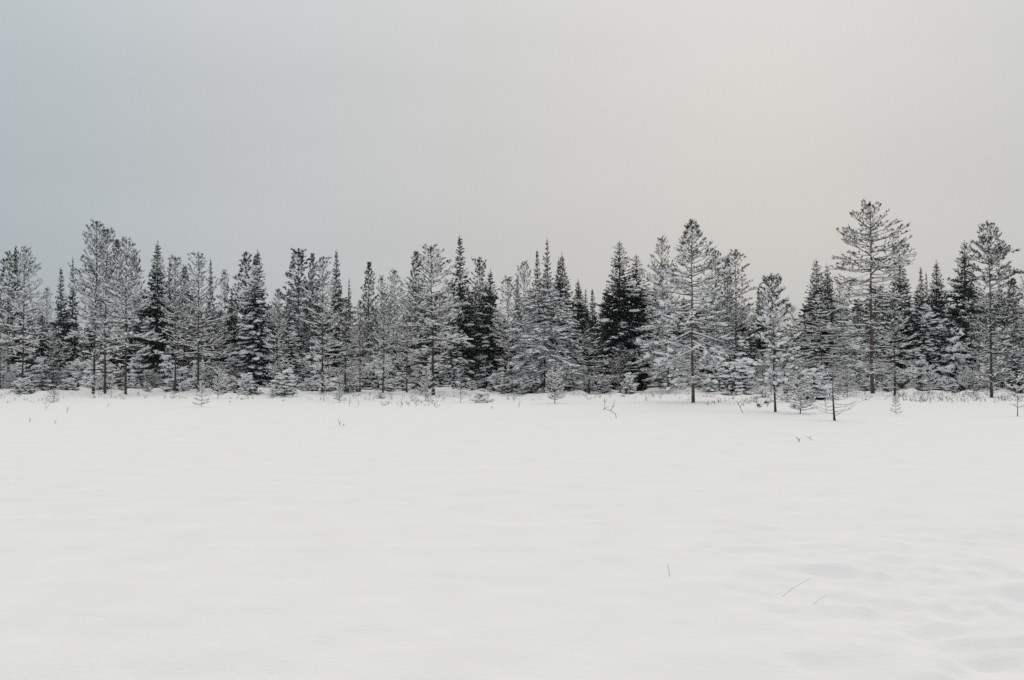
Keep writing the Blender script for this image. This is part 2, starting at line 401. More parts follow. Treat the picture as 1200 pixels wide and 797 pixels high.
# ------------------------------------------------------------------ terrain
_rn = np.random.default_rng(5); LAT = _rn.uniform(-1, 1, (256, 256))
def vnoise(x, y):
    x = np.asarray(x, float); y = np.asarray(y, float)
    xi = np.floor(x).astype(int); yi = np.floor(y).astype(int); fx = x - xi; fy = y - yi
    fx = fx * fx * fx * (fx * (fx * 6 - 15) + 10); fy = fy * fy * fy * (fy * (fy * 6 - 15) + 10)
    g = lambda a, b: LAT[a & 255, b & 255]
    return (g(xi, yi) * (1 - fx) + g(xi + 1, yi) * fx) * (1 - fy) + (g(xi, yi + 1) * (1 - fx) + g(xi + 1, yi + 1) * fx) * fy
def sstep(a, b, x):
    t = np.clip((x - a) / (b - a), 0, 1); return t * t * (3 - 2 * t)
def ground(x, y):
    x = np.asarray(x, float); y = np.asarray(y, float)
    z = 0.05 * vnoise(x / 9.0, y / 14.0) + 0.014 * vnoise(x / 2.6 + 7, y / 1.7) + 0.008 * vnoise(x / 0.7, y / 0.4 + 3) + 0.005 * vnoise(x / 0.25, y / 0.2 + 3) * sstep(20, 8, y)
    e = sstep(58, 80, y)
    z = z + e * (0.10 + 0.13 * vnoise(x / 3.1, y / 3.6 + 11) + 0.44 * np.maximum(0, vnoise(x / 1.25 + 4, y / 1.5)) ** 1.3)
    z = z + 0.35 * sstep(80, 130, y)
    # snow bank among the young trees on the right
    z = z + 0.30 * np.exp(-((x - 21.0) / 9.0) ** 2 - ((y - 62.0) / 10.0) ** 2)
    # trampled, lumpy snow at the lower right
    m = sstep(0.9, 2.9, x + 0.25 * vnoise(x * 1.1, y * 1.1)) * sstep(12.5, 7.5, y) * sstep(3.5, 5.0, y)
    z = z + m * (0.035 * vnoise(x / 0.45, y / 0.6) + 0.042 * vnoise(x / 0.19, y / 0.24) + 0.008 * vnoise(x / 0.07, y / 0.07) - 0.042 * sstep(0.2, 0.7, vnoise(x / 0.34 + 9, y / 0.4 + 2)) * (0.5 + 0.5 * sstep(7.6, 6.4, y)))
    m2 = sstep(3.0, 4.4, x) * np.exp(-((y - 10.4 - 0.25 * vnoise(x, y * 0)) / 0.55) ** 2)
    z = z - m2 * 0.07 * np.maximum(0, vnoise(x / 0.6, y / 0.8) + 0.25)
    return z
g1 = lambda x, y: float(ground(x, y))

def ray(px, py, d):
    el = math.atan((CY - py) / FPX) + PITCH
    return (px - CX) / FPX * d / math.cos(PITCH), d, CAMZ + d * math.tan(el)
DS = np.concatenate([np.arange(4, 30, 0.05), np.arange(30, 122, 0.1)])
def hit(px, py, dmax=120):
    el = math.atan((CY - py) / FPX) + PITCH
    X = (px - CX) / FPX * DS / math.cos(PITCH)
    ok = np.nonzero((CAMZ + DS * math.tan(el) <= ground(X, DS)) & (DS < dmax))[0]
    if len(ok): return float(X[ok[0]]), float(DS[ok[0]])
    x, y, z = ray(px, py, 84.0); return x, y

def axis(a, b, n0, p):
    return a + (b - a) * np.linspace(0, 1, n0) ** p
ys = np.concatenate([np.linspace(-60, 3.5, 14)[:-1], axis(3.5, 14, 150, 1.25)[:-1], axis(14, 58, 130, 1.3)[:-1], np.linspace(58, 96, 110)[:-1], axis(96, 1500, 40, 2.6)])
xh = np.concatenate([np.linspace(0, 5.5, 95)[:-1], np.linspace(5.5, 46, 170)[:-1], axis(46, 1200, 36, 2.6)])
xs = np.concatenate([-xh[::-1][:-1], xh])
XX, YY = np.meshgrid(xs, ys); ZZ = ground(XX, YY)
nx, ny = len(xs), len(ys)
idx = np.arange(nx * ny).reshape(ny, nx)
Q = np.stack([idx[:-1, :-1], idx[:-1, 1:], idx[1:, 1:], idx[1:, :-1]], -1).reshape(-1, 4)
me = build_mesh('snow_ground', np.stack([XX, YY, ZZ], -1), quads=Q, mats=[M['ground']])
o = bpy.data.objects.new('snow_ground', me); col.objects.link(o); o['kind'] = 'structure'
o['label'] = 'smooth open snow field reaching to the forest edge'; o['category'] = 'snow'
TRI_COUNT[0] += len(Q) * 2

# ------------------------------------------------------------------ placing trees
def put(name, proto, x, y, h, width, label, cat, group=None, rot=None, lean=0.0, z=None):
    e = bpy.data.objects.new(name, None); col.objects.link(e); e.empty_display_size = 0.3
    s = h / proto['H']; sx = s
    if width: sx = min(max(width / proto['width'], s * 0.55), s * 1.7)
    e.location = (x, y, (g1(x, y) if z is None else z) - 0.03); e.scale = (sx, sx, s)
    e.rotation_euler = (random.gauss(0, 0.008), lean + random.gauss(0, 0.006), random.uniform(0, 6.28) if rot is None else rot)
    e['label'] = label; e['category'] = cat
    if group: e['group'] = group
    crown = None
    for part in ('trunk', 'branches', 'crown', 'snow'):
        if part not in proto: continue
        c = bpy.data.objects.new(part, proto[part]); col.objects.link(c)
        c.parent = crown if (part == 'snow' and crown is not None) else e
        if part == 'crown': crown = c
        if part != 'trunk': c['kind'] = 'stuff'
    return e

random.seed(11)
def tree_px(name, proto, px, ytop, base, wpx, label, cat, group=None, rot=None, lean=0.0):
    """base: pixel row where the trunk meets the snow, or ('d', metres) for a trunk hidden behind others"""
    if isinstance(base, tuple):
        d = base[1]; x, y, _ = ray(px, 437, d)
    else:
        x, y = hit(px, base); d = y
    zt = ray(px, ytop, d)[2]; h = (zt - g1(x, y) + 0.03) * (1 - min(0.02, 0.25 / proto['H']))
    return put(name, proto, x, y, h, wpx / FPX * d, label, cat, group, rot, lean)

# --- prototypes
PP = [
    pine_proto('pine_a', 101, 12, 2.0, t0=0.36, prof='cone', dens=1.05, dead=0.4),
    pine_proto('pine_b', 102, 12, 2.2, t0=0.32, prof='column', dens=1.0, dead=0.4, s_low=-0.15, irr=0.3),
    pine_proto('pine_c', 103, 12, 2.5, t0=0.33, prof='cone', dens=1.0, dead=0.4, s_low=-0.22, c_low=0.12, snow=1.15, snow_top=0.3),
    pine_proto('pine_d', 104, 11, 2.3, t0=0.22, prof='crown', dens=1.05, s_low=-0.25, irr=0.3, snow=0.7),
    pine_proto('pine_e', 105, 12, 1.8, t0=0.38, prof='column', dens=1.05, dead=0.4, snow=0.55, irr=0.35),
    pine_proto('pine_f', 106, 12, 2.1, t0=0.3, prof='crown', dens=1.0, s_low=-0.1, irr=0.4, snow=0.6, dead=0.6),
]
PD = [
    pine_proto('dark_pine_a', 111, 12, 1.7, t0=0.25, prof='crown', dens=1.0, snow=0.35, snow_top=0.08, needle='needle_pine', sh_size=1.3, nw=0.042, k=11, start=0.2, dead=0.3, wh=0.42, leader=1),
    pine_proto('dark_pine_b', 112, 12, 1.35, t0=0.25, prof='cone', dens=1.05, snow=0.3, snow_top=0.05, needle='needle_pine', sh_size=1.3, nw=0.042, k=11, start=0.15, dead=0.3, wh=0.36, irr=0.35, leader=1),
    pine_proto('dark_pine_c', 113, 12, 1.5, t0=0.2, prof='column', dens=1.0, snow=0.35, snow_top=0.06, needle='needle_pine', sh_size=1.3, nw=0.042, k=11, start=0.15, dead=0.3, wh=0.4, irr=0.4, leader=1),
]
SP = [
    spruce_proto('spruce_a', 121, 12, 1.25, colm=0.5),
    spruce_proto('spruce_b', 122, 12, 1.0, colm=0.8, wh=0.24, irr=0.3, nb=5),
    spruce_proto('spruce_c', 123, 12, 1.9, colm=0.1, pw=0.8, wh=0.28, snow=0.45),
    spruce_proto('spruce_d', 124, 12, 1.3, colm=0.3, snow=0.95, top_snow=0.4, clump=1.3),
    spruce_proto('spruce_e', 125, 12, 0.9, colm=0.9, wh=0.28, irr=0.4, nb=5, snow=0.45),
]
SAP = [
    pine_proto('sapling_a', 131, 1.6, 0.42, t0=0.12, prof='cone', wh=0.16, nb=4, s_low=0.0, s_top=0.8, snow=0.75, snow_top=0.6, dead=0.0, sh_len=0.10, sh_size=0.6, needle='needle_sapling', tr=0.018, k=9),
    pine_proto('sapling_b', 132, 1.3, 0.5, t0=0.18, prof='cone', wh=0.2, nb=4, s_low=-0.15, s_top=0.9, snow=0.8, snow_top=0.6, dead=0.0, sh_len=0.11, sh_size=0.6, needle='needle_sapling', tr=0.016, k=9),
    pine_proto('sapling_c', 133, 1.5, 0.30, t0=0.3, prof='column', wh=0.26, nb=3, s_low=0.1, s_top=0.7, snow=0.6, snow_top=0.5, dead=0.0, sh_len=0.09, sh_size=0.5, needle='needle_sapling', tr=0.016, k=8),
    spruce_proto('sapling_d', 134, 1.0, 0.55, t0=0.05, wh=0.13, nb=6, snow=0.5, droop=-0.1, sh_len=0.1, nl=0.05, nw=0.022, needle='needle_sapling', tr=0.015),
]
SNOWY = [
    spruce_proto('snowy_a', 141, 3.0, 0.85, t0=0.03, wh=0.24, nb=7, snow=1.7, top_snow=1.6, clump=2.6, droop=-0.4),
    spruce_proto('snowy_b', 142, 3.0, 0.7, t0=0.03, wh=0.26, nb=6, snow=1.6, top_snow=1.5, clump=2.4, colm=0.5, droop=-0.5),
    pine_proto('snowy_c', 143, 3.0, 0.95, t0=0.12, prof='dome', wh=0.28, nb=5, snow=0.95, snow_top=0.9, dead=0.4, s_low=-0.25, dens=1.1, sh_len=0.14, sh_size=0.8),
]

# --- single trees that stand out
def tall_extra(T):
    rng = T.rng
    for t, az, L, s0, c in ((0.445, math.pi, 4.6, 0.10, -0.14), (0.355, math.pi + 0.25, 4.0, 0.16, -0.20), (0.41, math.pi - 0.5, 3.2, 0.05, -0.05), (0.32, math.pi, 2.7, 0.0, 0.0),
                            (0.43, 0.3, 2.2, 0.05, -0.1), (0.5, 0.15, 2.6, -0.1, -0.05), (0.37, -0.6, 1.6, 0.0, -0.1), (0.48, 2.6, 3.4, -0.05, 0.0), (0.285, 0.2, 1.5, 0.2, -0.3), (0.52, -0.2, 3.0, -0.1, 0.02), (0.53, 3.4, 3.2, -0.12, 0.02), (0.70, 0.05, 4.1, 0.0, 0.14), (0.66, -0.2, 3.6, -0.05, 0.1)):
        pine_branch(T, t, az, L, s0, c, 0.045, 0.8, 0.75, foliage=0.75, start=0.35)
HERO_TALL = pine_proto('tall_pine', 201, 15.5, 3.0, t0=0.53, prof='fan', wh=0.42, nb=5, s_low=-0.16, s_top=0.75, c_low=0.06, c_top=0.12, low_fol=0.5, dens=0.95, snow=0.45, snow_top=0.12,
                       start=0.42, irr=0.28, dead=0.25, tr=0.175, bark='bark_red', sh_size=1.15, extra=tall_extra, up=0.8, needle='needle_pine')
def lone_extra(T):
    for i in range(9):
        pine_branch(T, 0.13 + 0.03 * i, T.rng.uniform(0, 6.28), T.rng.uniform(1.0, 2.3), T.rng.uniform(-0.1, 0.25), -0.12, 0.022, 0.8, 0.8, foliage=0.2, start=0.3)
HERO_LONE = pine_proto('lone_pine', 202, 10.6, 2.9, t0=0.26, prof='spire', wh=0.3, nb=5, s_low=-0.36, s_top=0.7, c_low=0.02, c_top=0.2, dens=1.2, snow=0.9, snow_top=0.2,
                       irr=0.25, dead=0.7, clear=0.7, clear_az=-math.pi / 2 - 0.6, cs=1.15, bs=0.95, tr=0.10, sh_len=0.18, extra=lone_extra, low_fol=0.75, needle='needle_frost')
def dense_extra(T):
    for t, az, L, s0, c in ((0.83, 0.1, 2.3, -0.02, 0.1), (0.70, -0.1, 2.9, 0.0, 0.12), (0.60, 0.2, 2.2, -0.15, 0.1), (0.77, 3.2, 1.9, 0.1, 0.1)):
        pine_branch(T, t, az, L, s0, c, 0.04, 1.2, 0.4, foliage=1, start=0.35, sh_size=1.2)
HERO_DENSE = pine_proto('dense_pine', 203, 12, 2.1, t0=0.28, prof='column', wh=0.38, nb=6, s_low=-0.3, s_top=0.75, c_low=0.12, dens=1.3, snow=0.5, snow_top=0.2, irr=0.3, dead=0.9, tr=0.125,
                        needle='needle_pine', sh_size=1.2, nw=0.036, k=10, extra=dense_extra)
HERO_YOUNG = pine_proto('young_pine', 204, 6.0, 1.05, t0=0.24, prof='column', wh=0.34, nb=5, s_low=-0.12, s_top=0.7, c_low=0.05, dens=1.8, snow=0.95, snow_top=0.5, irr=0.28, dead=1.0, cs=1.2, bs=1.0, tr=0.06,
                        sh_len=0.14, sh_size=0.95, needle='needle_pine', start=0.3, dead_fol=0.75)
DOME = pine_proto('dome_pine', 205, 10, 3.0, t0=0.16, prof='dome', wh=0.36, nb=6, s_low=-0.35, s_top=0.25, c_low=-0.08, c_top=-0.3, dens=1.1, snow=1.45, snow_top=1.3, irr=0.16, dead=0.6, up=0.2)
WIDE = pine_proto('wide_pine', 206, 8.5, 3.3, t0=0.2, prof='cone', wh=0.36, nb=5, s_low=-0.1, s_top=0.4, c_low=-0.1, c_top=-0.05, dens=1.0, snow=1.05, snow_top=0.7, irr=0.25, dead=0.8, up=0.3)

def bare_stem(name, seed, H, n, Lr, s0r, cr, tr, needle='needle_sapling', fol=0.1, lo=0.12, hi=0.98, snow=0.9):
    T = Tree(seed, H); T.trunk(tr, lean=-0.05)
    for i in range(n):
        t = lo + (hi - lo) * i / max(1, n - 1)
        pine_branch(T, t, (math.pi * (i % 2) + T.rng.normal(0, 0.6)), T.rng.uniform(*Lr) * (1.1 - 0.5 * t), T.rng.uniform(*s0r), T.rng.uniform(*cr), 0.012, 0.6, snow, foliage=fol, start=0.3, sh_len=0.09, sh_size=0.6, step=0.25)
    return T.finish(name, needle, 'bark', ridge_prob=0.8, ridge=1.1, minr=0.008)
SNAG = bare_stem('snag', 207, 1.75, 22, (0.6, 1.15), (-0.3, 0.1), (0.25, 0.6), 0.042)
THIN = bare_stem('thin_stem', 208, 0.8, 5, (0.15, 0.35), (0.0, 0.3), (0.0, 0.2), 0.012, fol=0.05)

def birch_proto(name, seed, H):
    T = Tree(seed, H); rng = T.rng; T.trunk(0.05, wob=0.05)
    for i in range(46):
        t = 0.25 + 0.74 * i / 46
        az = rng.uniform(0, 6.28); L = (1.3 - t) * 1.6 * rng.uniform(0.5, 1.1)
        h = np.array([math.cos(az), math.sin(az), 0]); p = T.at(t); q = p + h * L * 0.45 + np.array([0, 0, L])
        T.segs.append((*p, *q, 0.016, 0.006))
        for j in range(7):
            f = rng.uniform(0.3, 1); a = p + (q - p) * f
            b = a + norm(h * 0.5 + rng.normal(0, 0.5, 3) + np.array([0, 0, 0.8])) * rng.uniform(0.25, 0.6)
            T.segs.append((*a, *b, 0.009, 0.004))
    out = {}
    out['trunk'] = build_mesh(name + '_trunk', T.tr[0], quads=T.tr[1], mats=[M['birch']])
    V, t_ = seg_mesh(T.segs); out['crown'] = build_mesh(name + '_crown', V, t_, mats=[M['birch']])
    V, t_ = seg_mesh(ridge_segs(T.segs, rng, 0.9, 0.006, 0.5)); out['snow'] = build_mesh(name + '_snow', V, t_, mats=[M['snow']])
    out['width'] = 1.6; out['H'] = H
    return out
BIRCH = birch_proto('birch', 209, 8)

# ------------------------------------------------------------------ the forest, tree by tree (photograph columns and rows)
GF, GB, GS = 'frosted pines along the forest edge', 'dark trees rising behind the front row', 'dark spruces of the forest'
P_, D_, S_ = 'pine_tree', 'pine_tree', 'spruce_tree'
def B(d): return ('d', d)
forest = [
    # name, prototype, column, top row, base row or depth, width in pixels, label, group
    (P_, PP[2], 27, 290, 461, 64, 'frosted pine with a bare dark lower trunk, nearest the left edge of the forest', GF),
    (D_, PD[0], 10, 294, B(84), 46, 'dark bushy pine at the far left edge, behind the first frosted pine', GB),
    (S_, SP[1], 18, 285, B(85), 22, 'slim dark spruce tip just left of the leftmost frosted pine top', GS),
    (P_, PP[5], 1, 378, B(81), 37, 'low frosted pine cut by the left edge of the picture', GF),
    (P_, PP[4], 57, 337, B(112), 24, 'small pale distant pine in the gap between the two left tree clusters', GB),
    (S_, SP[1], 72, 312, B(92), 22, 'narrow black-green spruce alone in the left gap, shorter of two', GS),
    (S_, SP[4], 86, 299, B(94), 17, 'thin spruce with a knobbly tip beside the tall pine pair on the left', GS),
    (P_, PP[3], 63, 385, B(84), 42, 'low frosted pine under the narrow dark spruce in the left gap', GF),
    (P_, PP[1], 110, 259, 461.5, 68, 'tallest frosted pine on the left, left one of a close pair', GF),
    (P_, PP[4], 124, 268, 461.5, 62, 'tall frosted pine, right one of the close pair on the left', GF),
    (D_, PD[1], 137, 281, B(91), 26, 'dark pine top peeking out right behind the tall left pair', GB),
    (P_, PP[2], 148, 280, 462, 73, 'frosted pine with thick dark trunk, just right of the tall left pair', GF),
    (D_, PD[0], 161, 293, B(93), 26, 'dark pine shoulder between the thick-trunked pine and the first tall dark spruce', GB),
    (S_, SP[0], 184, 280, B(87), 38, 'tall dark spruce, first to stand clear from the left, snow low down', GS),
    (S_, SP[4], 198, 298, B(93), 17, 'narrow spruce spire just right of the first tall dark spruce', GS),
    (P_, PP[4], 206, 300, 460.5, 51, 'slender frosted pine with straight thin trunk right of the first tall spruce', GF),
    (D_, PD[1], 216, 313, B(95), 20, 'small dark pine top between the slender pine and the pine with cone tips', GB),
    (P_, PP[5], 233, 295, 459.5, 66, 'frosted pine with ragged top, second right of the first tall spruce', GF),
    (S_, SP[1], 246, 301, B(93), 15, 'thin dark spruce spire behind the right side of a ragged frosted pine', GS),
    (P_, PP[0], 264, 317, B(108), 26, 'small pale far pine in the dip left of the dense double-topped trees', GB),
    (P_, PP[3], 255, 366, 459, 48, 'half-height frosted pine with brownish trunk below the dip in the skyline', GF),
    (S_, SP[4], 271, 338, B(89), 22, 'short black spruce with snow lumps in the dip of the skyline', GS),
    (D_, PD[0], 289, 295, B(90), 46, 'dense dark pine, left half of a double-topped clump', GB),
    (S_, SP[3], 301, 291, B(84), 48, 'snow-lumped spruce, right half of a double-topped clump', GS),
    (P_, PP[3], 325, 338, 461, 37, 'shorter snowy pine between the double-topped clump and a round dark pine', GF),
    (D_, PD[2], 350, 291, B(89), 58, 'broad dark pine with rounded bushy top left of centre', GB),
    (S_, SP[3], 340, 372, B(83), 40, 'snow-laden spruce below the broad rounded dark pine', GS),
    (D_, PD[1], 366, 297, B(91), 18, 'narrow dark pine tip against the right side of the rounded pine', GB),
    (P_, PP[5], 378, 300, 460, 64, 'frosted pine with grey twiggy crown, right of the rounded dark pine', GF),
    (S_, SP[1], 394, 291, B(92), 24, 'slim dark spruce with needle-sharp tip left of centre', GS),
    (S_, SP[4], 409, 324, B(97), 14, 'tiny dark spruce tip in the notch beside the sharp slim spruce', GS),
    (P_, PP[3], 405, 350, 460.5, 68, 'wide low frosted pine under the notch left of centre', GF),
    (D_, PD[1], 431, 307, B(96), 30, 'solitary dark cone-shaped conifer between two notches left of centre', GB),
    (P_, PP[0], 447, 324, B(94), 22, 'small pine tip right of the solitary dark conifer', GB),
    (P_, PP[3], 422, 352, 459.5, 40, 'low frosted pine in front of the solitary dark conifer, reddish thin trunk', GF),
    (P_, PP[4], 460, 316, B(86), 37, 'frosted pine with open forked top left of the dark blunt conifer', GF),
    (P_, PP[5], 449, 342, 462, 51, 'frosted pine with very straight dark trunk, second left of the big central pine', GF),
    (P_, PP[2], 477, 346, 460, 48, 'half-height frosted pine directly left of the big central pine', GF),
    (D_, PD[1], 486, 295, B(93), 32, 'dark dense conifer with blunt top behind the left side of the big central pine', GB),
    (P_, PP[2], 508, 288, 463, 95, 'big broad frosted pine left of the middle with a long clear trunk', GF),
    (P_, PP[4], 522, 330, B(86), 40, 'thin frosted pine half hidden behind the right side of the big central pine', GF),
    (S_, SP[1], 539, 274, B(86), 34, 'tallest spire-like dark spruce in the middle of the picture', GS),
    (S_, SP[3], 531, 372, B(82.5), 36, 'snow-lumped spruce at the foot of the tallest central spire', GS),
    (D_, PD[2], 562, 301, B(90), 34, 'dark tufted pine just right of the tallest central spire', GB),
    (S_, SP[0], 573, 314, B(87), 36, 'dark spruce against the right side of the tufted pine near the middle', GS),
    (P_, PP[4], 552, 340, B(92), 44, 'frosted pine filling the gap between the central spire and the tufted pine', GF),
    (P_, PP[0], 596, 325, 459, 57, 'frosted pine with pale slim trunk right of the middle', GF),
    (S_, SP[4], 606, 318, B(92), 18, 'short dark spruce tip above the pale slim-trunked pine', GS),
    (P_, PP[1], 615, 306, B(88), 35, 'grey pine tip left of the row of three dark spires', GF),
    (S_, SP[1], 631, 290, B(91), 22, 'left and lower of the dark spires above the domed pine', GS),
    (S_, SP[4], 643, 277, B(90), 26, 'tallest of the dark spires above the domed pine', GS),
    (S_, SP[0], 655, 299, B(93), 20, 'dark spire wedged right of the tallest one above the domed pine', GS),
    (S_, SP[0], 661, 294, B(89), 34, 'broadest dark spire, right end of those above the domed pine', GS),
    (P_, DOME, 638, 322, 460, 92, 'broad snow-covered pine with a drooping domed crown at the middle', GF),
    (P_, PP[3], 616, 388, 459.5, 55, 'low frosted pine tucked under the left side of the domed pine', GF),
    (S_, SP[0], 677, 325, B(88), 30, 'dark spruce with snow-tipped boughs, first right of the domed pine', GS),
    (S_, SP[4], 687, 336, B(95), 16, 'shortest of the little spruce tips in the notch right of the domed pine', GS),
    (S_, SP[1], 695, 337, B(90), 22, 'little dark spruce at the right end of the notch beside the broad twin spruces', GS),
    (P_, PP[3], 690, 380, 461, 62, 'dense young frosted pine standing below the notch right of the domed pine', GF),
    (S_, SP[2], 725, 280, B(86), 62, 'large dark cone-shaped spruce, left and taller of the broad twins', GS),
    (S_, SP[2], 745, 296, B(87), 52, 'large dark cone-shaped spruce, right and shorter of the broad twins', GS),
    (S_, SP[0], 711, 332, B(87), 34, 'lower dark spruce leaning against the left flank of the broad twins', GS),
    (P_, PP[3], 727, 402, B(82.5), 62, 'low twiggy frosted tree at the foot of the broad twin spruces', GF),
    (P_, PP[4], 778, 278, B(84), 48, 'frosted pine with sparse cone-tufted top left of the lone forward pine', GF),
    (P_, WIDE, 783, 345, B(76), 86, 'wide grey frosted pine behind the left side of the lone forward pine', GF),
    (P_, HERO_LONE, 812, 257, 472, 116, 'lone snow-laden pine standing forward of the forest edge, tufted leader on top', GF),
    (P_, PP[5], 840, 292, B(82), 70, 'frosted pine close behind the right side of the lone forward pine', GF),
    (D_, PD[1], 852, 299, B(90), 22, 'dark pine tip between the lone forward pine and the grey conical tree', GB),
    (P_, PP[0], 862, 294, B(83), 70, 'grey conical frosted tree right of the lone forward pine', GF),
    (S_, SP[3], 872, 385, B(76), 52, 'low dark snow-hung spruce below the grey conical tree', GS),
    (S_, SP[1], 891, 335, B(93), 24, 'small dark spruce left of the slim young forward pine', GS),
    (P_, HERO_YOUNG, 908, 322, 483, 56, 'slim young pine with snow pillows on its branches, standing out in the field', GF),
    (S_, SP[2], 957, 302, B(90), 50, 'dark pointed spruce, left of two beside the open sky gap', GS),
    (S_, SP[2], 972, 308, B(92), 42, 'dark pointed spruce, right of two beside the open sky gap', GS),
    (P_, PP[4], 986, 330, B(90), 26, 'thin pine behind the left branches of the tallest pine', GB),
    (P_, WIDE, 962, 345, 459, 116, 'wide spreading frosted pine in front of the two pointed spruces', GF),
    (P_, HERO_TALL, 1022, 236, 461, 92, 'tallest pine of all with reddish trunk and open fan-shaped crown', GF),
    (P_, PP[3], 1003, 362, B(83), 68, 'frosted pine behind the trunk of the tallest pine, on its left', GF),
    (S_, SP[0], 1056, 298, B(88), 44, 'dark spruce close behind the right branches of the tallest pine', GS),
    (P_, PP[3], 1048, 350, 464, 68, 'low frosted pine just right of the tallest pine, short dark trunk', GF),
    (S_, SP[1], 1079, 311, B(93), 20, 'left of two thin spruce tips right of the tallest pine', GS),
    (S_, SP[4], 1087, 316, B(94), 16, 'right and shorter of two thin spruce tips right of the tallest pine', GS),
    (S_, SP[0], 1099, 303, B(90), 34, 'pointed dark spruce midway between the tallest pine and the bushy right pine', GS),
    (S_, SP[3], 1084, 345, B(84), 48, 'snow-lumped spruce below two thin spruce tips on the right', GS),
    (S_, SP[3], 1104, 362, B(83.5), 40, 'snowy spruce below the pointed dark spruce on the right', GS),
    (S_, SP[2], 1130, 280, B(87), 58, 'tall dark spruce with drooping tiers, left behind the bushy right pine', GS),
    (S_, SNOWY[1], 1119, 378, 460, 30, 'narrow snow-plastered spruce between drooping spruce and bushy right pine, reaching the ground', GS),
    (P_, HERO_DENSE, 1161, 258, 466, 76, 'bushy dark-topped pine near the right edge with jutting right branches', GF),
    (P_, PP[3], 1148, 372, B(80), 55, 'low frosted pine behind the lower trunk of the bushy right pine', GF),
    (D_, PD[1], 1188, 326, B(84), 34, 'dark pine tip between the bushy right pine and the picture edge', GB),
    (P_, PP[5], 1207, 322, B(80), 55, 'frosted pine cut by the right edge of the picture', GF),
    (S_, SP[3], 1190, 398, B(78), 44, 'snow-heavy low spruce beside the trunk of the bushy right pine', GS),
]
OWN_BARK = {255: 'bark_red', 422: 'bark_red', 596: 'bark_pale', 812: 'bark_red'}
ROT = {1022: 0.0, 1161: 0.0, 812: 0.6}
for nm, pr, px, yt, b, w, lab, grp in forest:
    e = tree_px(nm, pr, px, yt, b, w, lab, 'pine' if nm == 'pine_tree' else 'spruce', grp, rot=ROT.get(px))
    if px in OWN_BARK:
        for c in e.children:
            if c.name.startswith('trunk'): c.material_slots[0].link = 'OBJECT'; c.material_slots[0].material = M[OWN_BARK[px]]

# bare trees far off in the sky gap, distance haze painted into their colour
for px, yt, d, lab in ((929, 360, 118, 'bare birch coloured haze-pale, far off in the sky gap, taller one'), (936, 374, 122, 'bare birch coloured haze-pale, far off in the sky gap, right of the taller one'),
                       (922, 382, 120, 'bare birch coloured haze-pale, far off in the sky gap, left of the taller one')):
    tree_px('birch_tree', BIRCH, px, yt, B(d), 22, lab, 'birch', 'bare birches in the sky gap')

